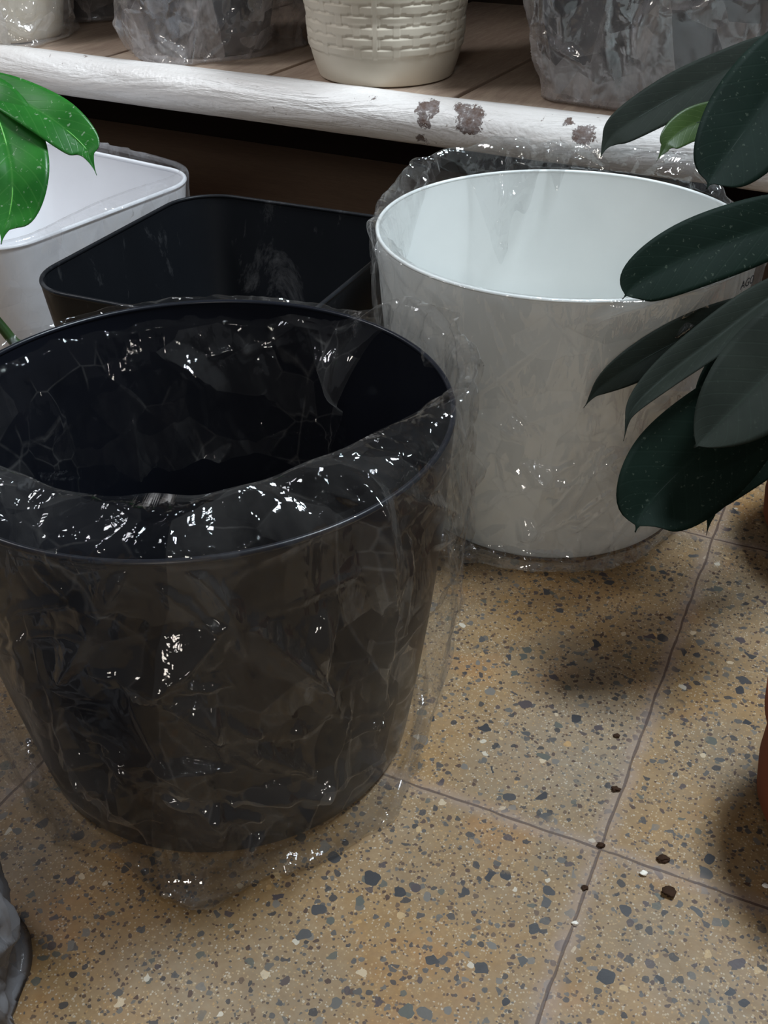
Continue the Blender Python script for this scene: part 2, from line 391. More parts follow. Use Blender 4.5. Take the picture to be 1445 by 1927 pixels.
def leaf_mat(name, ca, cb, vein, rough=0.4, spk=0.0, trans=0.12, spec=0.3):
    mt, nt, out = newmat(name)
    tc = N(nt, 'ShaderNodeTexCoord'); P = tc.outputs['Object']
    n = noise_n(nt, P, 22, 4, 0.6); s = noise_n(nt, P, 330, 2, 0.5)
    c = mixc(nt, ramp(nt, n.outputs[0], 0.35, 0.65), ca, cb)
    u = tc.outputs['UV']; sepu = N(nt, 'ShaderNodeSeparateXYZ'); L(nt, u, sepu.inputs[0])
    # side veins from the leaf's own coordinates
    ax = math_n(nt, 'ABSOLUTE', math_n(nt, 'SUBTRACT', sepu.outputs[0], 0.5))
    wv = math_n(nt, 'SINE', math_n(nt, 'MULTIPLY', math_n(nt, 'SUBTRACT', sepu.outputs[1], math_n(nt, 'MULTIPLY', ax, 0.35)), 95))
    vm = ramp(nt, wv, 0.86, 1.0, 0, 0.16)
    c = mixc(nt, vm, c, vein)
    mid = ramp(nt, ax, 0.0, 0.022, 0.35, 0)
    c = mixc(nt, mid, c, vein)
    if spk > 0:
        c = mixc(nt, ramp(nt, s.outputs[0], 0.66, 0.72, 0, spk), c, srgb(200, 215, 190))
    b = N(nt, 'ShaderNodeBsdfPrincipled'); L(nt, c, b.inputs['Base Color']); b.inputs['Roughness'].default_value = rough
    b.inputs['Specular IOR Level'].default_value = spec
    bp = N(nt, 'ShaderNodeBump'); bp.inputs['Strength'].default_value = 0.25; bp.inputs['Distance'].default_value = 0.001
    L(nt, math_n(nt, 'SUBTRACT', n.outputs[0], vm), bp.inputs['Height']); L(nt, bp.outputs[0], b.inputs['Normal'])
    tr = N(nt, 'ShaderNodeBsdfTranslucent'); L(nt, c, tr.inputs[0])
    mx = N(nt, 'ShaderNodeMixShader'); mx.inputs[0].default_value = trans
    L(nt, b.outputs[0], mx.inputs[1]); L(nt, tr.outputs[0], mx.inputs[2]); L(nt, mx.outputs[0], out.inputs[0])
    return mt

M_WHITE = plain('white_plastic', (0.80, 0.82, 0.80), 0.38, 0.45, 0.02, 9, 0.0, trans=0.12)
M_BIN_WHITE = plain('white_bin_plastic', (0.82, 0.82, 0.84), 0.35, 0.45, 0.02, 9, trans=0.15)
M_BLACK = plain('black_plastic', (0.007, 0.008, 0.012), 0.3, 0.25, 0.1, 12, 0.05, 90, dust=((0.05, 0.055, 0.06), 7, 0.62, 0.85, 0.5))
M_BLACK_DUSTY = plain('dusty_black_plastic', (0.007, 0.008, 0.010), 0.42, 0.2, 0.1, 12, 0.1, 60, dust=((0.20, 0.20, 0.205), 13, 0.58, 0.82, 0.5), stretch=(1, 1, 0.5))
M_GREY_POT = plain('dark_grey_plastic', (0.035, 0.037, 0.042), 0.5, 0.4, 0.1, 12)
M_IVORY = plain('ivory_plastic', srgb(208, 198, 180), 0.42, 0.45, 0.02, 10, dust=((0.45, 0.40, 0.33), 18, 0.6, 0.85, 0.4))
M_TERRA = plain('terracotta', srgb(128, 70, 48), 0.8, 0.2, 0.06, 12, 0.2, 80)
M_SOIL = plain('potting_soil', srgb(56, 40, 30), 0.95, 0.1, 0.15, 60, 0.8, 120)
M_PERLITE = plain('pale_grit', srgb(225, 218, 205), 0.8, 0.2, 0.03, 60)
M_FILM = film('clear_film_dark_pot', milk=0.006, base=0.018, tilt=0.42, dblk=4.0, line=0.10, low=1.3, edge=0.4, rough=0.05, bump=0.5, mcol=(0.55, 0.53, 0.50))
M_FILM_W = film('clear_film_white_pot', milk=0.02, line=0.12, tilt=0.22, base=0.06, edge=0.5, rough=0.05, bump=0.55, mcol=(0.6, 0.6, 0.58))
M_FILM_T = film('thin_film_white_bin', milk=0.05, tilt=0.15, base=0.05, edge=0.4, rough=0.10, bump=0.4, mcol=(0.75, 0.74, 0.76), bscale=30)
M_FILM_D = film('dusty_film', milk=0.14, dblk=1.4, tilt=0.2, base=0.08, edge=0.4, rough=0.12, bump=0.5, mcol=(0.62, 0.57, 0.55), bscale=22, milkvar=0.75, stretch=(1, 1, 0.8))
M_FILM_P = film('hazy_film', milk=0.12, base=0.08, edge=0.5, rough=0.07, bump=0.6, mcol=(0.75, 0.72, 0.70), bscale=26, stretch=(1, 1, 0.8))
M_FILM_G = film('grey_film', milk=0.55, base=0.06, edge=0.3, rough=0.25, bump=0.6, mcol=(0.36, 0.35, 0.36), bscale=22, milkvar=0.3)

# ------------------------------------------------------------------ structure: floor, back wall
fl = bpy.data.meshes.new('floor'); fo = bpy.data.objects.new('floor', fl); COL.objects.link(fo)
fl.from_pydata([(-3.5, -1.5, 0), (2.5, -1.5, 0), (2.5, 1.95, 0), (-3.5, 1.95, 0), (-3.5, -1.5, -0.04), (2.5, -1.5, -0.04), (2.5, 1.95, -0.04), (-3.5, 1.95, -0.04)], [],
               [(0, 1, 2, 3), (7, 6, 5, 4), (0, 4, 5, 1), (1, 5, 6, 2), (2, 6, 7, 3), (3, 7, 4, 0)])
fl.materials.append(terrazzo()); fo.rotation_euler = (0, 0, TH); struct(fo)

def boxv(x0, x1, y0, y1, z0, z1):
    v = [(x0, y0, z0), (x1, y0, z0), (x1, y1, z0), (x0, y1, z0), (x0, y0, z1), (x1, y0, z1), (x1, y1, z1), (x0, y1, z1)]
    f = [(3, 2, 1, 0), (4, 5, 6, 7), (0, 1, 5, 4), (1, 2, 6, 5), (2, 3, 7, 6), (3, 0, 4, 7)]
    return v, f
M_WALL = plain('dark_wall', srgb(60, 50, 44), 0.9, 0.2, 0.1, 6, 0.3, 30)
v, f = boxv(-2.6, 1.6, 1.78, 1.86, 0, 1.6)
w = struct(mesh_obj('wall_back', v, f, M_WALL, smooth=False)); w.rotation_euler = (0, 0, RTH)

# ------------------------------------------------------------------ the painted shelf
RC = atz(722, 216, 0.281)                     # a point on the axis of the front rail
rail_r = 0.0278
rcv = RC.dot(rv); RZ = 0.281
shelf = empty('display_shelf', rv * rcv, 'low white painted shelf with a rounded peeling front rail behind the pots', 'shelf', rz=RTH)
def rloc(px, py):                            # pixel on the rail's front to shelf-local coordinates
    # intersection with the rail cylinder, coarse march
    d = ray(px, py).normalized(); best = None
    for i in range(600):
        p = CAM + d * (0.8 + i * 0.002)
        q = Vector((p.dot(ru), p.dot(rv) - rcv, p.z))
        if math.hypot(q.y, q.z - RZ) < rail_r: return q
    return q
chl = []
for (px, py, r) in ((806, 205, 0.0105), (796, 228, 0.007), (885, 225, 0.013), (868, 205, 0.007), (893, 210, 0.007), (1097, 255, 0.0095), (1072, 229, 0.0048), (794, 263, 0.005), (703, 185, 0.003), (1385, 290, 0.006)):
    q = rloc(px, py); chl.append((q.x, q.y, q.z, r * 1.2))
M_RAIL = rail_paint(chl)
nx, na = 420, 40
vs = []
X0, X1 = -2.2, 1.4
for i in range(nx):
    x = X0 + (X1 - X0) * i / (nx - 1)
    for j in range(na):
        a = 2 * math.pi * j / na
        r = rail_r * (1 + 0.035 * mnoise.noise(Vector((x * 9, math.cos(a) * 1.3, math.sin(a) * 1.3))) + 0.012 * mnoise.noise(Vector((x * 40, math.cos(a) * 3, math.sin(a) * 3))))
        # rounded bar, slightly flatter on its lower face
        zz = math.sin(a); yy = math.cos(a)
        if zz < -0.35: r *= 1 - 0.05 * (-zz - 0.35)
        vs.append((x, yy * r, RZ + zz * r))
fcs = grid_faces(nx, na) + [tuple(reversed(range(na))), tuple(range((nx - 1) * na, nx * na))]
mesh_obj('front_rail', vs, fcs, M_RAIL, shelf)
SZ = RZ + rail_r - 0.004                      # top of the boards
M_BOARD = wood('shelf_boards', srgb(150, 128, 112), srgb(178, 158, 138), sx=(10, 1.2, 10))
M_BOARD_L = wood('lower_board', srgb(168, 146, 128), srgb(184, 160, 140), sx=(1.2, 10, 10), rough=0.6)
xs = X0; k = 0
seam = (atz(503, 142, SZ)).dot(ru)
wboard = 0.255
edges = [seam + wboard * i for i in range(-7, 9)]
for a, b in zip(edges[:-1], edges[1:]):
    v, f = boxv(a + 0.0035, b - 0.0035, 0.012, 0.62, SZ - 0.02, SZ)
    o = mesh_obj('board', v, f, M_BOARD, shelf, False)
    bv = o.modifiers.new('b', 'BEVEL'); bv.width = 0.0015; bv.segments = 2
v, f = boxv(X0, X1, 0.0, 0.60, SZ - 0.045, SZ - 0.021)
mesh_obj('bearer', v, f, M_BOARD_L, shelf, False)
v, f = boxv(X0, X1, 0.06, 0.62, 0.72, 0.745)
mesh_obj('upper_board', v, f, M_BOARD, shelf, False)
v, f = boxv(X0, X1, 0.05, 0.625, 0.0005, 0.022)
mesh_obj('lower_board', v, f, M_BOARD_L, shelf, False)
for xx in (-2.1, 1.2):
    v, f = boxv(xx, xx + 0.04, 0.30, 0.34, 0.022, 0.745); mesh_obj('upright', v, f, M_BOARD_L, shelf, False)

# ------------------------------------------------------------------ containers
def container(name, label, cat, loc, shape, base_d, h, mat, rz=0.0, th=0.003, group=None, lip=0.0025, seed=0, bend=0.004):
    root = empty(name, loc, label, cat, group, rz)
    n = 160
    prof = [(base_d - 0.008, 0.0), (base_d - 0.003, 0.001), (base_d - 0.0005, 0.004)]
    for i in range(1, 25):
        t = i / 24
        prof.append((base_d * (1 - t) + bend * math.sin(math.pi * t), 0.006 + (h - 0.008) * t))
    inner = [(-th, h - 0.002)]
    for i in range(1, 25):
        t = 1 - i / 24
        inner.append((base_d * (1 - t) + bend * math.sin(math.pi * t) - th, 0.008 + (h - 0.010) * t))
    inner.append((base_d - 0.012 - th, 0.0065))
    top = [(0.0, h), (-th * 0.5, h + 0.0008), (-th, h)]
    shell('body', shape, prof + top + inner, n, mat, root, True, True)
    # rounded lip round the mouth
    lp = []
    for k in range(13):
        a = 2 * math.pi * k / 12
        lp.append((-th * 0.5 + math.cos(a) * lip, h - 0.001 + math.sin(a) * lip))
    shell('lip', shape, lp, n, mat, root)
    return root

# crumple field on a periodic strip (numpy): sharp creases between stretched facets
def crumple(S, T, per, seed, cell=0.03, aniso=0.45, lean=0.3):
    rng = np.random.RandomState(seed)
    tot = np.zeros(S.shape)
    for (c, amp) in ((cell, 1.0), (cell * 0.45, 0.42), (cell * 0.2, 0.16)):
        tmax = T.max() + c
        ny = max(2, int(tmax / (c / aniso)) + 2); nxx = max(3, int(per / c))
        gx, gy = np.meshgrid(np.arange(nxx), np.arange(ny))
        px = (gx + rng.rand(*gx.shape)) * per / nxx; py = (gy - 0.5 + rng.rand(*gx.shape)) * c / aniso
        hv = rng.rand(*gx.shape)
        px = px.ravel(); py = py.ravel(); hv = hv.ravel()
        ln = lean * np.sin(3 * 2 * np.pi * S / per + seed)
        best1 = np.full(S.shape, 9.0); best2 = np.full(S.shape, 9.0); hh = np.zeros(S.shape)
        for a, b, q in zip(px, py, hv):
            dx = np.abs(S - a + ln * (T - b)); dx = np.minimum(dx, np.abs(per - dx))
            d = np.sqrt(dx ** 2 + ((T - b) * aniso) ** 2) / c + q * 0.25
            new = d < best1
            best2 = np.where(new, best1, np.minimum(best2, d)); hh = np.where(new, q, hh)
            best1 = np.where(new, d, best1)
        tot += amp * np.clip((best2 - best1), 0, 1)
    return tot / 1.58

def folds(S, T, per, seed, count, lmin=0.02, lmax=0.16, hi=0.010, steep=0.35):
    """straight pulled creases: sharp tent ridges of random length, mostly steep diagonals"""
    r = np.random.RandomState(seed); tot = np.zeros(S.shape); tm = T.max()
    for i in range(count):
        a = r.rand() * per; b = r.rand() * tm
        if r.rand() < 0.45: an = math.pi / 2 + r.randn() * 0.35
        else: an = r.choice([-1, 1]) * (0.5 + r.randn() * 0.3)
        ln = lmin + (lmax - lmin) * r.rand() ** 1.8; w = 0.003 + hi * r.rand() ** 1.6
        dx = S - a; dx = (dx + per / 2) % per - per / 2; dy = T - b
        al = (dx * math.cos(an) + dy * math.sin(an)) / (ln * 0.5); ac = -dx * math.sin(an) + dy * math.cos(an)
        ac = ac + 0.05 * ln * al * al * r.randn()
        wl = w * np.clip(1 - al * al, 0.0, 1)
        one = r.rand()                       # one flank steeper than the other
        k = np.where(ac > 0, 0.4 + one, 1.4 - one)
        hgt = np.clip(wl - np.abs(ac) * k, 0, None) * steep * (0.4 + 1.3 * r.rand() ** 2)
        tot = np.maximum(tot, hgt)
    return tot

def smooth1(a, b, x):
    t = np.clip((x - a) / (b - a), 0, 1); return t * t * (3 - 2 * t)

def bag(name, label, loc, shape, base_d, h, mat, rz=0.0, group=None, seed=1, gap=0.006, amp=0.010, cell=0.03, aniso=0.4,
        pool=None, mouth=None, n=420, rows=(70, 16, 46), gapf=None, th=0.003, zscale=1.0, bend=0.004, nf=160, fh=0.010, steep=0.7, pulled=(), inner=0.55):
    """clear film following a container: floor fold, outer wall, over the rim, inner tuck"""
    P, Nn, per = outline(*shape, n)
    ang = np.degrees(np.arctan2(P[:, 1], P[:, 0])) + math.degrees(rz)
    ang = (ang + 360) % 360                      # world direction of each column
    s = np.arange(n) / n * per
    nb, nt_, ni = rows
    D = []; Z = []; A = []; Tt = []
    pl = pool(ang) if pool else np.full(n, 0.01)
    gp = gapf(ang) if gapf else np.full(n, gap)
    mo = mouth(ang)                              # dict of arrays: ax, az, ex, ez, tuck
    # floor fold
    for i in range(12):
        t = i / 12
        D.append(base_d + 0.004 + pl * (t)); Z.append(np.full(n, 0.0008) + 0.001 * math.sin(t * 3)); A.append(np.full(n, 0.0012)); 
    for i in range(nb):
        t = i / (nb - 1)
        w = base_d * (1 - t) + bend * math.sin(math.pi * t)
        k = math.exp(-t * 15)
        D.append(w + gp * (1 - 0.55 * t ** 3) + (pl + 0.004 - gp) * k)
        Z.append(np.full(n, 0.002 + t * (h - 0.004)) + 0.0); A.append(np.full(n, amp * (0.45 + 0.55 * math.sin(math.pi * min(1, t * 1.02 + 0.04)) ** 0.6)))
    g1 = gp * 0.45
    for i in range(1, nt_ + 1):                  # over the rim
        t = i / nt_
        x0, z0 = g1, h - 0.002
        D.append((1 - t) ** 2 * x0 + 2 * t * (1 - t) * mo['ax'] + t * t * mo['ex'])
        Z.append((1 - t) ** 2 * z0 + 2 * t * (1 - t) * (h + mo['az']) + t * t * (h + mo['ez']))
        A.append(np.full(n, amp) * (0.40 + 0.35 * t * (mo['ez'] > 0.01) * 1.0))
    slope = -base_d / h
    for i in range(1, ni + 1):                   # tucked inside along the wall
        t = i / ni
        dz = -mo['tuck'] * t
        D.append(mo['ex'] + dz * slope - 0.002 * t); Z.append(h + mo['ez'] + dz); A.append(-np.full(n, amp * inner) * min(1, t * 4) * (mo['tuck'] > 0.012))
    D = np.array(D); Z = np.array(Z); A = np.array(A)
    nr = D.shape[0]
    dl = np.sqrt(np.diff(D, axis=0) ** 2 + np.diff(Z, axis=0) ** 2); T = np.vstack([np.zeros(n), np.cumsum(dl, axis=0)])
    S = np.tile(s, (nr, 1))
    C = crumple(S, T, per, seed, cell, aniso)
    C2 = crumple(S, T, per, seed + 50, cell * 2.6, aniso * 0.8)
    FO = folds(S, T, per, seed + 7, nf, hi=fh, steep=steep)
    sgn = np.where(A < 0, -1.0, 1.0) * np.clip(np.abs(A) / (amp * 0.4), 0, 1)
    disp = A * (C * 0.45 + C2 * 0.9) + FO * sgn
    # long pulled creases over the outer wall, each from one (angle, height) to another
    outer = (np.arange(nr)[:, None] < 12 + nb)
    for (a0, z0, a1, z1, hgt, wd) in pulled:
        s0, s1 = a0 % (2 * math.pi) / (2 * math.pi) * per, a1 % (2 * math.pi) / (2 * math.pi) * per
        ex_, ey_ = s1 - s0, z1 - z0; l2_ = ex_ * ex_ + ey_ * ey_ + 1e-9; l_ = math.sqrt(l2_)
        px_ = S - s0; py_ = Z - z0
        t_ = np.clip((px_ * ex_ + py_ * ey_) / l2_, 0, 1)
        d_ = np.hypot(px_ - t_ * ex_, py_ - t_ * ey_)
        side = (px_ * ey_ - py_ * ex_) > 0
        d_ = d_ * np.where(side, 0.55, 1.3)
        r_ = np.clip(1 - d_ / (wd * (0.25 + 0.75 * np.sin(np.pi * np.clip(t_, 0.03, 0.97)))), 0, 1) * hgt
        disp = disp + r_ * outer
    zup = np.where(A > 0, np.abs(A) * C * 0.35, 0) * (np.arange(nr)[:, None] > 12 + nb)
    Dd = D + disp
    X = P[None, :, 0] + Nn[None, :, 0] * Dd; Y = P[None, :, 1] + Nn[None, :, 1] * Dd
    Zz = np.maximum(Z + zup + np.where((np.arange(nr)[:, None] < 12), np.abs(disp) * 1.5 + 0.009 * C2 * (np.arange(nr)[:, None] / 12.0), 0), 0.0008)
    vs = np.stack([X, Y, Zz], -1).reshape(-1, 3)
    o = mesh_obj(name, vs, grid_faces(nr, n), mat, None, True, loc)
    o.rotation_euler = (0, 0, rz)
    return tag(o, label, 'plastic bag', group)

def gaus(a, c, w):
    d = (a - c + 180) % 360 - 180
    return np.exp(-(d / w) ** 2)
def wnoise(a, seed, k=3):
    r = np.random.RandomState(seed); x = np.radians(a); o = np.zeros(a.shape)
    for i in range(2, 26):
        o += r.randn() / (i ** 0.8) * np.sin(i * x + r.rand() * 6.28)
    return o / 2.0

# big round pots
PH, PR, PB = 0.270, 0.1692, -0.0292
CB = Vector((-0.1227, 0.6088, 0)); CW = Vector((0.1644, 0.9372, 0))
CB.z = 0.0012; CW.z = 0.0012
circ = (PR, PR, PR)
container('round_planter', 'black round plastic planter inside a crumpled clear bag, nearest on the floor', 'plant pot', CB, circ, PB, PH, M_BLACK, group='round planters in bags on the floor', lip=0.0020)
container('round_planter', 'white round plastic planter inside a clear bag beside the dark leaves', 'plant pot', CW, circ, PB, PH, M_WHITE, group='round planters in bags on the floor', lip=0.0018)

def on_pot(c, px, py):
    # where a line of sight meets the outer wall: (angle, height)
    d = ray(px, py).normalized()
    for i in range(900):
        p = CAM + d * (0.3 + i * 0.0015); z = p.z - c.z
        if z < 0: break
        if math.hypot(p.x - c.x, p.y - c.y) < PR + PB * (1 - z / PH) + 0.008 and z < PH: break
    return math.atan2(p.y - c.y, p.x - c.x), max(0.002, z)
def creases(c, lst, h=0.0055, w=0.009):
    return [on_pot(c, a, b) + on_pot(c, e, f_) + (h * k, w * k) for (a, b, e, f_, k) in lst]
CR_B = creases(CB, [(370, 1066, 598, 1268, 1.2), (268, 1265, 480, 1349, 1.1), (218, 1392, 430, 1417, 1.0), (212, 1399, 349, 1461, 1.0), (230, 1087, 137, 1255, 1.1),
    (604, 1150, 598, 1268, 0.9), (598, 1268, 632, 1361, 1.0), (336, 1305, 567, 1424, 1.2), (324, 1480, 480, 1511, 1.3), (187, 1240, 405, 1268, 0.8), (305, 1106, 400, 1162, 0.8),
    (697, 1410, 436, 1480, 1.3), (237, 1442, 290, 1560, 1.2), (411, 1486, 420, 1570, 1.0), (135, 1330, 190, 1480, 1.1), (40, 1160, 110, 1330, 1.0), (640, 1330, 560, 1520, 1.1), (720, 1150, 690, 1380, 1.0), (760, 1010, 740, 1180, 0.9)])
def mouth_black(a):
    back = smooth1(38, 60, a) * (1 - smooth1(185, 215, a))
    front = 1 - back
    right = gaus(a, 22, 34) + gaus(a, 350, 22) * 0.5
    right = np.clip(right, 0, 1) * front
    n1 = wnoise(a, 3)
    dn = 0.0055 * n1
    ax = back * 0.003 + front * (0.010 * (1 - right) + 0.016 * right)
    az = back * (0.006 + 0.004 * np.abs(n1)) + front * (0.018 + 0.012 * right) + dn * front
    ex = back * -0.0075 + front * (-0.034 * (1 - right) + 0.006 * right)
    ez = back * -0.012 + front * (0.022 * (1 - right) + 0.026 * right) + dn
    ez = ez - gaus(a, 205, 25) * 0.012
    tuck = back * (0.12 + 0.02 * n1) + front * 0.0035 + 0.02 * right
    return dict(ax=ax, az=az, ex=ex, ez=ez, tuck=tuck)
def pool_black(a):
    return 0.004 + 0.030 * gaus(a, 270, 14) + 0.012 * gaus(a, 298, 12) + 0.016 * gaus(a, 318, 12) + 0.004 * gaus(a, 210, 22) + 0.003 * np.abs(wnoise(a, 9))
def gap_black(a):
    return 0.006 + 0.010 * gaus(a, 0, 35) + 0.006 * gaus(a, 200, 30) + 0.006 * gaus(a, 285, 20)
bag('plastic_bag', 'crumpled clear plastic bag around the black round planter, front edge folded up over its mouth', CB, circ, PB, PH, M_FILM,
    seed=4, amp=0.014, cell=0.036, aniso=0.42, pool=pool_black, mouth=mouth_black, gapf=gap_black, n=760, rows=(150, 40, 80), nf=340, fh=0.012, pulled=CR_B, group='clear bags around the round planters')

def mouth_white(a):
    back = smooth1(15, 40, a) * (1 - smooth1(185, 205, a))
    n1 = wnoise(a, 12)
    tent = gaus(a, 108, 7) + 0.5 * gaus(a, 96, 5) + 0.35 * gaus(a, 84, 3)
    ax = back * (0.010 + 0.004 * n1 - 0.006 * gaus(a, 165, 25)) + (1 - back) * 0.004
    az = back * (0.034 + 0.006 * n1) + (1 - back) * 0.004 + 0.02 * tent
    ex = back * (0.006 - 0.003 * n1) + (1 - back) * -0.006 - 0.030 * np.clip(tent, 0, 1)
    ez = back * (0.024 + 0.006 * n1) + (1 - back) * 0.0 + 0.010 * tent
    side_ = gaus(a, 180, 34); az = az * (1 - 0.55 * side_); ez = ez * (1 - 0.65 * side_)
    tuck = 0.004 + 0.11 * np.clip(tent, 0, 1) + 0.05 * gaus(a, 165, 26)
    ex = ex - 0.02 * gaus(a, 165, 26)
    return dict(ax=ax, az=az, ex=ex, ez=ez, tuck=tuck)
def pool_white(a):
    return 0.003 + (0.015 * gaus(a, 228, 30) + 0.008 * gaus(a, 262, 22)) * (0.8 + 0.5 * wnoise(a, 23)) + 0.003 * np.abs(wnoise(a, 19))
def gap_white(a):
    return 0.003 + 0.002 * gaus(a, 180, 40) + 0.008 * gaus(a, 0, 30) + 0.010 * gaus(a, 90, 60)
bag('plastic_bag', 'smooth clear plastic bag around the white round planter, crinkled behind its rim', CW, circ, PB, PH, M_FILM_W,
    seed=21, amp=0.008, cell=0.04, aniso=0.5, pool=pool_white, mouth=mouth_white, gapf=gap_white, n=700, rows=(130, 40, 60), nf=420, fh=0.010, inner=1.0, pulled=creases(CW, [(890, 765, 985, 825, 0.8), (1195, 840, 1105, 890, 0.8), (1080, 870, 960, 930, 0.7), (1030, 640, 900, 740, 0.8), (1150, 880, 1190, 950, 0.7), (950, 930, 860, 990, 1.0), (860, 1010, 1000, 1040, 1.0), (870, 720, 900, 860, 0.7)]), group='clear bags around the round planters')

# square bins
bc = uv(-0.570, 0.857)
container('square_bin', 'black square plastic bin with rounded corners, dusty inside, behind the black round planter', 'plant pot', bc, (0.141, 0.152, 0.055), -0.038, 0.22, M_BLACK_DUSTY, rz=TH + math.radians(1.0), lip=0.0022)
wc = uv(-0.963, 0.982)
SH_W = (0.168, 0.165, 0.06)
wrz = TH + math.radians(-9)
container('square_bin', 'white square plastic bin with rounded corners under the bright green leaves', 'plant pot', wc, SH_W, -0.036, 0.198, M_BIN_WHITE, rz=wrz, lip=0.0028)
def mouth_bin(a):
    n1 = wnoise(a, 31)
    back = gaus(a, 60, 50)
    fr = gaus(a, 335, 40)
    return dict(ax=0.006 + 0 * a, az=0.008 + 0.006 * back + 0.003 * n1, ex=0.004 * back - 0.014 * fr, ez=0.006 + 0.005 * back + 0.006 * fr, tuck=0.004 + 0.0 * a)
bag('plastic_bag', 'thin clear plastic bag around the white square bin', wc, SH_W, -0.036, 0.198, M_FILM_T, rz=wrz, seed=33, amp=0.006, cell=0.05, aniso=0.35,
    mouth=mouth_bin, gap=0.006, n=360, rows=(60, 14, 4))

# ------------------------------------------------------------------ pots standing on the shelf
SZ1 = SZ + 0.0006
def on_shelf(px, py): return atz(px, py, SZ1)
# woven ivory pot
pf = on_shelf(727, 166)
wr0, wr1, wh = 0.081, 0.118, 0.215
dirc = Vector((pf.x - CAM.x, pf.y - CAM.y, 0)).normalized()
wp = Vector((pf.x, pf.y, SZ1)) + dirc * wr0
wroot = empty('woven_planter', wp, 'ivory plastic planter with a basket weave pattern on the shelf', 'plant pot')
nW, nZ = 760, 150
ncol, rowh = 26, 0.0114
band = 0.034
vs = []
for i in range(nZ):
    z = wh * i / (nZ - 1)
    t = z / wh
    r0 = wr0 + (wr1 - wr0) * (t ** 0.9) + 0.004 * math.sin(math.pi * min(t * 3, 1))
    if i == 0: r0 -= 0.004
    for j in range(nW):
        c = j / nW * ncol
        hgt = 0
        zz = (z - band) / rowh
        if zz > 0 and z < wh - 0.015:
            row = math.floor(zz); fz = zz - row
            k = math.floor(c); fx = c - k
            # strap spans two columns, its post sits at the parity column
            cc = (c + (row % 2)) / 2.0; fcx = cc - math.floor(cc)
            x = abs(fcx - 0.5) * 2             # 0 mid of strap, 1 at the post
            if x > 0.82: hgt = 0.0011
            else:
                half = 0.5 - 0.10 * (x / 0.84) ** 2
                if abs(fz - 0.5) < half - 0.06: hgt = 0.0007 + 0.0010 * math.cos(min(1, x / 0.84) * math.pi / 2)
            seamj = abs((c / ncol * 360 - 262))
            if seamj < 1.6: hgt = 0.0014
        a = 2 * math.pi * j / nW
        vs.append((math.cos(a) * (r0 + hgt), math.sin(a) * (r0 + hgt), z))
mesh_obj('body', vs, grid_faces(nZ, nW) + [tuple(reversed(range(nW)))], M_IVORY, wroot)
shell('lip', (wr1, wr1, wr1), [(0.001 + math.cos(a) * 0.004, wh + math.sin(a) * 0.004) for a in [2 * math.pi * k / 12 for k in range(13)]], 128, M_IVORY, wroot)
shell('inner_wall', (wr1, wr1, wr1), [(-0.003, wh), (-0.02, wh * 0.5), (-0.038, 0.01)], 96, M_IVORY, wroot, cap1=True)

def flat_mouth(up=0.03, ins=-0.01):
    def fn(a):
        n1 = wnoise(a, int(up * 1000) + 3)
        return dict(ax=0.006 + 0 * a, az=up * 0.7 + 0.006 * n1, ex=ins + 0.004 * n1, ez=up + 0.01 * n1, tuck=0.006 + 0 * a)
    return fn
# dark grey pot in a dusty bag
gp_f = on_shelf(370, 118)
gd = Vector((gp_f.x, gp_f.y, 0)).normalized()
gc = Vector((gp_f.x, gp_f.y, SZ1)) + gd * 0.098
container('shelf_planter', 'dark grey plastic planter in a dusty bag left of the ivory woven planter', 'plant pot', gc + Vector((0.022, 0.0, 0.001)), (0.105, 0.105, 0.105), -0.028, 0.18, M_GREY_POT, group='bagged planters on the shelf')
bag('plastic_bag', 'dusty torn clear bag around the grey shelf planter left of the woven one', gc + Vector((0.022, 0.0, 0)), (0.108, 0.108, 0.108), -0.028, 0.182, M_FILM_D, seed=41, amp=0.022, cell=0.05, aniso=0.7,
    pool=lambda a: 0.012 + 0.022 * gaus(a, 245, 26) + 0.03 * gaus(a, 10, 26), gapf=lambda a: 0.010 + 0.016 * gaus(a, 230, 45) + 0.02 * gaus(a, 0, 30), mouth=flat_mouth(), n=320, rows=(70, 12, 4), group='bags around the shelf planters')
# big dark square planter in a bag at right
bf = on_shelf(1085, 213)
bd = Vector((bf.x, bf.y, 0)).normalized()
bcx = Vector((bf.x, bf.y, SZ1)) + ru * 0.062 + rv * 0.135
SHB = (0.165, 0.150, 0.07)
container('shelf_planter', 'large dark planter in a milky bag on the right end of the shelf', 'plant pot', bcx + Vector((0, 0, 0.001)), SHB, -0.062, 0.25, M_GREY_POT, rz=RTH, group='bagged planters on the shelf')
bag('plastic_bag', 'milky clear bag around the large dark shelf planter above the white round planter', bcx, (0.168, 0.153, 0.073), -0.062, 0.252, M_FILM_D, rz=RTH, seed=55, amp=0.014, cell=0.06, aniso=0.45,
    pool=lambda a: 0.008 + 0.016 * gaus(a, 300, 22), gapf=lambda a: 0.006 + 0.030 * gaus(a, 345, 30), mouth=flat_mouth(0.04, -0.02), n=340, rows=(80, 12, 4), group='bags around the shelf planters')
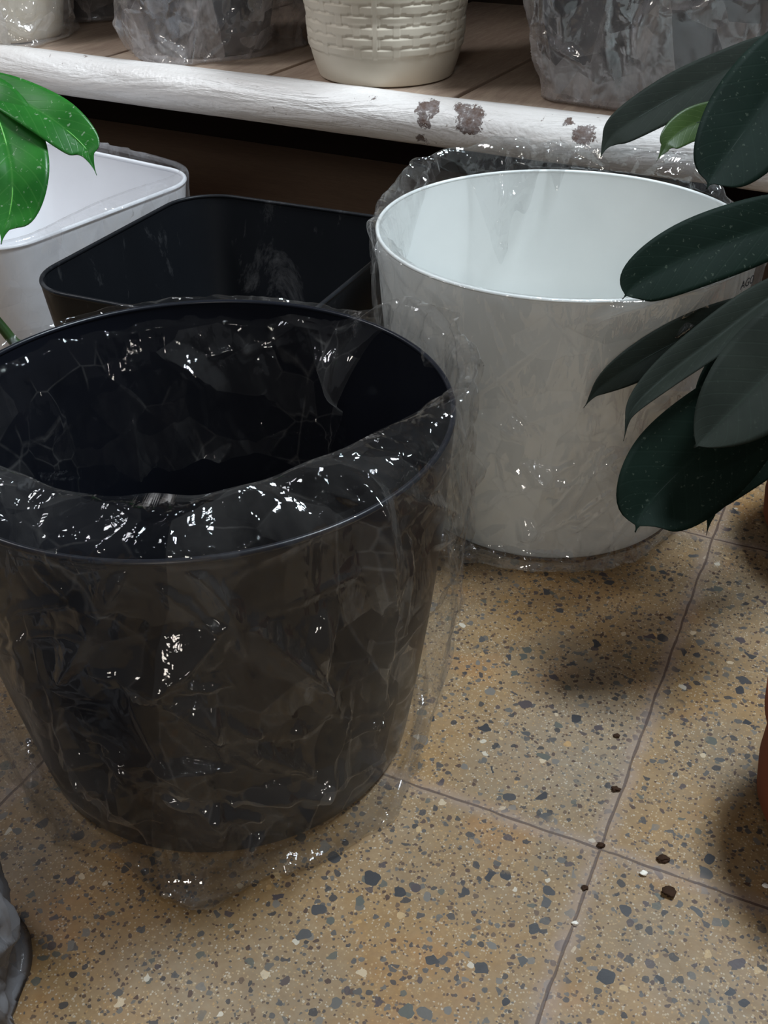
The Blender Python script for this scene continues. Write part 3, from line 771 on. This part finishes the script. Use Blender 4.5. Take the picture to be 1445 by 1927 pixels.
# pale pot at the left end, and a grey one behind it
lf = on_shelf(58, 86)
lc = Vector((lf.x, lf.y, SZ1)) + Vector((-0.045, 0.072, 0))
container('shelf_planter', 'pale planter in a clear bag on the left end of the shelf', 'plant pot', lc + Vector((0, 0, 0.001)), (0.088, 0.088, 0.088), -0.016, 0.17, M_IVORY, group='bagged planters on the shelf')
bag('plastic_bag', 'clear wrinkled bag around the pale planter at the left end of the shelf', lc, (0.090, 0.090, 0.090), -0.016, 0.172, M_FILM_P, seed=61, amp=0.014, cell=0.04, aniso=0.8,
    pool=lambda a: 0.004 + 0.020 * gaus(a, 300, 14), gapf=lambda a: 0.004 + 0.008 * gaus(a, 320, 40), mouth=flat_mouth(), n=280, rows=(60, 12, 4), group='bags around the shelf planters')
l2 = lc + Vector((0.075, 0.175, 0))
container('shelf_planter', 'dim grey planter standing behind the pale bagged planter on the shelf', 'plant pot', l2 + Vector((0, 0, 0.001)), (0.085, 0.085, 0.085), -0.02, 0.17, M_GREY_POT, group='bagged planters on the shelf')
bag('plastic_bag', 'greyish bag around the dim planter behind the pale one', l2, (0.087, 0.087, 0.087), -0.02, 0.172, M_FILM_D, seed=71, amp=0.010, cell=0.05, aniso=0.6,
    gap=0.004, mouth=flat_mouth(), n=240, rows=(50, 10, 4), group='bags around the shelf planters')

# ------------------------------------------------------------------ grey bagged pot at the lower left corner
g0 = atz(104, 1835, 0.0)
gloc = Vector((g0.x - 0.112, g0.y - 0.02, 0.001))
container('floor_planter', 'small grey planter in a grey bag at the lower left corner of the floor', 'plant pot', gloc + Vector((0, 0, 0.001)), (0.082, 0.082, 0.082), -0.01, 0.09, M_GREY_POT)
bag('plastic_bag', 'crinkled grey plastic film at the lower left corner of the floor', gloc, (0.084, 0.084, 0.084), -0.01, 0.092, M_FILM_G, seed=81, amp=0.008, cell=0.025, aniso=0.7,
    pool=lambda a: 0.008 + 0.010 * gaus(a, 20, 30), gapf=lambda a: 0.008 + 0 * a, mouth=flat_mouth(0.01, -0.02), n=220, rows=(50, 10, 4))

# ------------------------------------------------------------------ leaves
def bez(pts, n):
    # Catmull-Rom through points
    P = [pts[0] * 2 - pts[1]] + list(pts) + [pts[-1] * 2 - pts[-2]]
    out = []
    m_ = len(pts) - 1
    for i in range(n):
        t = i / (n - 1) * m_; k = min(int(t), m_ - 1); f_ = t - k
        a, b, c, d = P[k], P[k + 1], P[k + 2], P[k + 3]
        out.append(0.5 * ((2 * b) + (c - a) * f_ + (2 * a - 5 * b + 4 * c - d) * f_ ** 2 + (3 * b - a - 3 * c + d) * f_ ** 3))
    return out
def tube(name, pts, radii, mat, parent=None, n=12, seg=24):
    c = bez(pts, seg); vs = []
    up = Vector((0.3, 0.2, 1)).normalized()
    for i, p in enumerate(c):
        tg = (c[min(i + 1, seg - 1)] - c[max(i - 1, 0)]).normalized()
        s_ = tg.cross(up)
        if s_.length < 1e-3: s_ = tg.cross(Vector((1, 0, 0)))
        s_.normalize(); q = s_.cross(tg).normalized()
        t = i / (seg - 1); r = radii[0] + (radii[1] - radii[0]) * t
        for j in range(n):
            a = 2 * math.pi * j / n
            vs.append(p + s_ * (math.cos(a) * r) + q * (math.sin(a) * r))
    return mesh_obj(name, vs, grid_faces(seg, n) + [tuple(reversed(range(n))), tuple(range((seg - 1) * n, seg * n))], mat, parent)

def leaf(spine_px, hw_px, mat, vmat, parent, nrm=(0, -0.75, 0.65), fold=0.16, skew=0.0, tipf=0.86, name='leaf', wpow=0.75, pw=0.7, twist=0.0, curl=0.0, inv=None):
    pts = [atd(x, y, d) - inv for (x, y, d) in spine_px]
    nl, nc = 44, 15
    c = bez(pts, nl)
    dm = sum(p[2] for p in spine_px) / len(spine_px)
    hw = hw_px / F_PX * dm
    vs = []; uvs = []; midp = []
    nv = Vector(nrm).normalized()
    for i, p in enumerate(c):
        t = i / (nl - 1)
        tg = (c[min(i + 1, nl - 1)] - c[max(i - 1, 0)]).normalized()
        nn = (nv - tg * nv.dot(tg)).normalized()
        nn = Matrix.Rotation(twist * (t - 0.5), 3, tg) @ nn
        sd = tg.cross(nn).normalized()
        wprof = (math.sin(math.pi * min(1, (t / tipf)) ** wpow)) ** pw if t < tipf else 0
        tail = (0.34 * ((1 - t) / 0.2) ** 1.7 if t > 0.8 else 0.34) if t > 0.5 else 0.05
        tail = max(tail * 0.8, 0.012)
        wloc = hw * max(wprof, tail)
        for j in range(nc):
            x = (j / (nc - 1)) * 2 - 1
            y = -fold * wloc * (1 - abs(x)) ** 1.5 + curl * wloc * x * x
            wv = 0.035 * wloc * math.sin(t * 17 + x * 2) * abs(x)
            vs.append(p + sd * (x * wloc * (1 + skew * x)) + nn * (y + wv)); uvs.append((j / (nc - 1), t))
        midp.append(p + nn * (-fold * wloc - 0.0003))
    f_ = grid_faces(nl, nc, False)
    o = mesh_obj(name, vs, f_, mat, parent)
    ul = o.data.uv_layers.new(name='UVMap')
    for lp in o.data.loops: ul.data[lp.index].uv = uvs[lp.vertex_index]
    so = o.modifiers.new('s', 'SOLIDIFY'); so.thickness = 0.0006; so.offset = 0
    rib = tube('midrib', [midp[k] for k in (0, 8, 16, 24, 32, 38)], (0.0009, 0.0003), vmat, o, 6, 30)
    return o

M_LD = leaf_mat('dark_leaf', srgb(8, 22, 15), srgb(13, 27, 20), srgb(24, 38, 30), 0.68, 0.04, 0.03, 0.09)
M_LD2 = leaf_mat('grey_green_leaf', srgb(25, 30, 25), srgb(32, 37, 31), srgb(38, 48, 40), 0.72, 0.01, 0.04, 0.11)
M_LG = leaf_mat('olive_leaf', srgb(44, 62, 28), srgb(54, 74, 34), srgb(84, 100, 56), 0.45, 0.05, 0.15)
M_LB = leaf_mat('bright_leaf', srgb(32, 98, 34), srgb(50, 124, 46), srgb(92, 150, 76), 0.32, 0.35, 0.3)
M_VD = plain('dark_vein', srgb(22, 32, 26), 0.65, 0.2)
M_VB = plain('bright_vein', srgb(96, 168, 72), 0.4)
M_STEM = plain('green_stem', srgb(36, 62, 22), 0.45, 0.4, 0.05, 20)
M_BARK = plain('brown_stem', srgb(70, 56, 42), 0.8, 0.3, 0.1, 30, 0.4, 80)

# terracotta pots at the right edge
def clay(label, loc, r, h, group='terracotta pots at the right edge'):
    root = empty('terracotta_pot', loc, label, 'plant pot', group)
    prof = [(-r * 0.45, 0), (-r * 0.32, 0.002), (-r * 0.14, h * 0.10), (-r * 0.03, h * 0.24), (0, h * 0.42), (-r * 0.01, h * 0.7), (0, h * 0.80), (r * 0.06, h * 0.81), (r * 0.08, h * 0.98), (r * 0.05, h), (0, h), (-r * 0.03, h * 0.97), (-r * 0.06, h * 0.80)]
    shell('body', (r, r, r), prof, 96, M_TERRA, root, cap0=True)
    shell('soil', (r, r, r), [(-r * 0.05, h * 0.86), (-r * 0.4, h * 0.875), (-r * 0.8, h * 0.88)], 96, M_SOIL, root, cap1=True, seg=6,
          disp=lambda s, i, z: 0.0)
    return root
pa = atz(1431, 1400, 0.052)
ra_ = 0.088
da = Vector((pa.y, -pa.x, 0)).normalized()          # to the right of the view ray
paA = Vector((pa.x, pa.y, 0)) + da * ra_
clay('terracotta pot at the lower right edge, on the bare floor', Vector((paA.x, paA.y, 0.0005)), ra_, 0.125)
pb = atz(1440, 915, 0.05)
paB = Vector((pb.x, pb.y, 0)) + Vector((pb.y, -pb.x, 0)).normalized() * 0.085
clay('terracotta pot at the right edge holding the dark-leaved plant', Vector((paB.x, paB.y, 0.0005)), 0.085, 0.12)

base = Vector((paB.x, paB.y, 0.11))
rp = empty('rubber_plant', base, 'dark-leaved rubber plant reaching in from the right edge', 'plant')
stem_top = Vector((paB.x - 0.01, paB.y - 0.03, 0.52))
stem_pts = [Vector((0, 0, -0.008)), Vector((0.004, -0.01, 0.12)), Vector((-0.006, -0.02, 0.26)), stem_top - base]
tube('stem', stem_pts, (0.007, 0.004), M_BARK, rp, 14, 40)
def stem_at(z):
    c = bez(stem_pts, 60); return min(c, key=lambda p: abs(p.z + base.z - z))
LV = [ # spine px + depth, half width px, material, options
 ([(1600, 0, .80), (1535, 70, .80), (1465, 160, .79), (1400, 250, .785), (1348, 322, .78), (1329, 356, .78)], 92, M_LD, dict(tipf=0.915, nrm=(-0.1, -0.9, 0.4), wpow=1.1, pw=0.65)),
 ([(1470, 70, .93), (1380, 125, .92), (1270, 180, .91), (1175, 237, .90), (1143, 267, .90), (1128, 300, .90)], 42, M_LD2, dict(tipf=0.86, nrm=(0.2, -0.75, 0.6))),
 ([(1430, 190, .90), (1360, 215, .90), (1300, 235, .89), (1262, 262, .88), (1250, 280, .88), (1235, 304, .88)], 32, M_LG, dict(tipf=0.82, nrm=(0.1, -0.8, 0.5))),
 ([(1620, 370, .80), (1530, 400, .79), (1420, 435, .78), (1300, 480, .77), (1205, 530, .765), (1171, 563, .765)], 66, M_LD, dict(tipf=0.955, wpow=1.1, pw=0.65, nrm=(0.1, -0.8, 0.6))),
 ([(1470, 560, .86), (1370, 600, .85), (1270, 645, .84), (1180, 695, .83), (1125, 733, .83), (1098, 768, .83)], 40, M_LD2, dict(tipf=0.87, nrm=(0.1, -0.8, 0.5))),
 ([(1540, 500, .79), (1440, 560, .78), (1340, 635, .77), (1250, 705, .765), (1190, 768, .76), (1173, 830, .76)], 38, M_LD2, dict(tipf=0.88, nrm=(-0.3, -0.6, 0.6), fold=0.5)),
 ([(1540, 620, .80), (1450, 725, .79), (1360, 815, .78), (1270, 898, .775), (1212, 962, .77), (1195, 1002, .77)], 104, M_LD, dict(tipf=0.925, nrm=(-0.1, -0.8, 0.5), wpow=1.15, pw=0.65)),
 ([(1640, 520, .76), (1540, 610, .75), (1450, 700, .745), (1370, 780, .74), (1306, 843, .74)], 96, M_LD2, dict(tipf=0.98, nrm=(-0.1, -0.75, 0.6), wpow=0.9)),
 ([(1530, 820, .86), (1450, 865, .86), (1390, 905, .86), (1350, 940, .86), (1337, 970, .86), (1329, 1008, .86)], 30, M_LD, dict(tipf=0.80, nrm=(0.1, -0.8, 0.5))),
 ([(1600, 560, .83), (1500, 610, .82), (1420, 660, .82), (1350, 720, .815), (1300, 770, .81)], 62, M_LD, dict(tipf=0.96, nrm=(0, -0.8, 0.55))),
]
for sp_, hw, mt, kw in LV:
    o = leaf(sp_, hw, mt, M_VD, rp, inv=base, **kw)
    b0 = atd(*sp_[0]) - base
    sa = stem_at(min(0.5, atd(*sp_[0]).z + 0.03))
    tube('petiole', [sa, (sa + b0) / 2 + Vector((0, 0, 0.012)), b0, atd(*sp_[1]) * 0.15 + atd(*sp_[0]) * 0.85 - base], (0.0028, 0.0018), M_STEM, rp, 8, 16)

# bright plant on the left
nb_ = uv(-0.60, 0.63, 0.0)
lp_pot = empty('nursery_pot', nb_, 'small black nursery pot of the bright green plant, tucked behind the black round planter', 'plant pot')
shell('body', (0.03, 0.03, 0.03), [(-0.010, 0), (-0.008, 0.001), (0, 0.055), (0.001, 0.057), (-0.002, 0.057), (-0.004, 0.05)], 48, M_BLACK, lp_pot, cap0=True)
shell('soil', (0.03, 0.03, 0.03), [(-0.0045, 0.05), (-0.02, 0.051)], 48, M_SOIL, lp_pot, cap1=True)
lb = Vector((nb_.x, nb_.y, 0.049))
lpnt = empty('leafy_plant', lb, 'bright green leafy plant leaning in from the left edge', 'plant')
st = [Vector((0, 0, 0)), atd(60, 690, 0.90) - lb, atd(15, 630, 0.88) - lb, atd(-80, 500, 0.86) - lb, atd(-130, 300, 0.86) - lb, atd(-120, 120, 0.86) - lb]
tube('stem', st, (0.0050, 0.0035), M_STEM, lpnt, 12, 60)
LL = [([(-110, 130, .86), (-40, 152, .85), (30, 182, .84), (100, 222, .83), (155, 270, .83), (168, 295, .83), (182, 330, .83)], 46, dict(tipf=0.84, nrm=(-0.15, -0.5, 0.85), wpow=1.15)),
      ([(-70, 130, .86), (-25, 180, .84), (5, 250, .83), (20, 320, .82), (18, 390, .82), (8, 425, .82), (2, 460, .82)], 72, dict(tipf=0.88, nrm=(0.1, -0.6, 0.75), wpow=0.95))]
for sp_, hw, kw in LL:
    leaf(sp_, hw, M_LB, M_VB, lpnt, inv=lb, **kw)
    b0 = atd(*sp_[0]) - lb
    tube('petiole', [st[5], (st[5] + b0) / 2 + Vector((0, 0, 0.004)), b0], (0.0024, 0.0016), M_STEM, lpnt, 8, 12)

# ------------------------------------------------------------------ writing on the white planter's bag
cv = bpy.data.curves.new('printed_letters', 'FONT'); cv.body = 'AGO'; cv.size = 0.0100; cv.extrude = 0.00015
M_INK = plain('black_ink', (0.02, 0.02, 0.022), 0.6)
to = bpy.data.objects.new('printed_letters', cv); COL.objects.link(to)
dg = bpy.context.evaluated_depsgraph_get(); me = bpy.data.meshes.new_from_object(to.evaluated_get(dg))
bpy.data.objects.remove(to)
aa0, pz = on_pot(CW, 1387, 541)
pz -= 0.0012
aa = aa0
rr = PR + PB * (1 - pz / PH) + 0.0105
pv = []
for v_ in me.vertices:                        # wrap the letters round the wall
    an = aa + v_.co.x / rr
    r2 = rr + v_.co.z
    pv.append((math.cos(an) * r2, math.sin(an) * r2, pz + v_.co.y))
fcs = [tuple(p.vertices) for p in me.polygons]
bag_w = [o for o in COL.objects if o.name.startswith('plastic_bag') and 'white round' in o['label']][0]
mesh_obj('printed_letters', pv, fcs, M_INK, bag_w, False)

# ------------------------------------------------------------------ crumbs on the floor
def crumb(px, py, r, mat, label, cat, name, group):
    p = atz(px, py, 0)
    bm = bmesh.new(); bmesh.ops.create_icosphere(bm, subdivisions=3, radius=r)
    sd = Vector((px * 0.37, py * 0.21, 0))
    for v_ in bm.verts:
        k = 1 + 0.55 * mnoise.noise(v_.co / r * 1.1 + sd) + 0.25 * mnoise.noise(v_.co / r * 3 + sd)
        v_.co = Vector((v_.co.x * k * 1.25, v_.co.y * k * 1.0, v_.co.z * k * 0.55))
    mz = min(v_.co.z for v_ in bm.verts)
    me = bpy.data.meshes.new(name); bm.to_mesh(me); bm.free()
    me.polygons.foreach_set('use_smooth', [True] * len(me.polygons)); me.materials.append(mat)
    o = bpy.data.objects.new(name, me); COL.objects.link(o); o.location = (p.x, p.y, -mz)
    tag(o, label, cat, group)
G1 = 'soil crumbs on the floor'; G2 = 'white grit grains on the floor'
crumb(1257, 1682, 0.0035, M_SOIL, 'brown soil crumb on the tile below the joint at right', 'soil crumb', 'soil_crumb', G1)
crumb(1247, 1618, 0.0030, M_SOIL, 'brown soil crumb just above the sideways tile joint', 'soil crumb', 'soil_crumb', G1)
crumb(1158, 1487, 0.0024, M_SOIL, 'soil crumb in the long tile joint above the crossing', 'soil crumb', 'soil_crumb', G1)
crumb(1130, 1592, 0.0022, M_SOIL, 'soil crumb where the four tiles meet', 'soil crumb', 'soil_crumb', G1)
crumb(1100, 1672, 0.0018, M_SOIL, 'tiny soil crumb beside the joint below the tile crossing', 'soil crumb', 'soil_crumb', G1)
crumb(1161, 1386, 0.0018, M_SOIL, 'tiny soil crumb on the pale tile right of the bag', 'soil crumb', 'soil_crumb', G1)
crumb(1210, 1645, 0.0020, M_PERLITE, 'white grit grain beside the sideways tile joint', 'grit grain', 'grit_grain', G2)
crumb(1082, 1739, 0.0016, M_PERLITE, 'white grit grain in the joint near the bottom', 'grit grain', 'grit_grain', G2)
crumb(1440, 1669, 0.0018, M_PERLITE, 'white grit grain at the right edge of the floor', 'grit grain', 'grit_grain', G2)
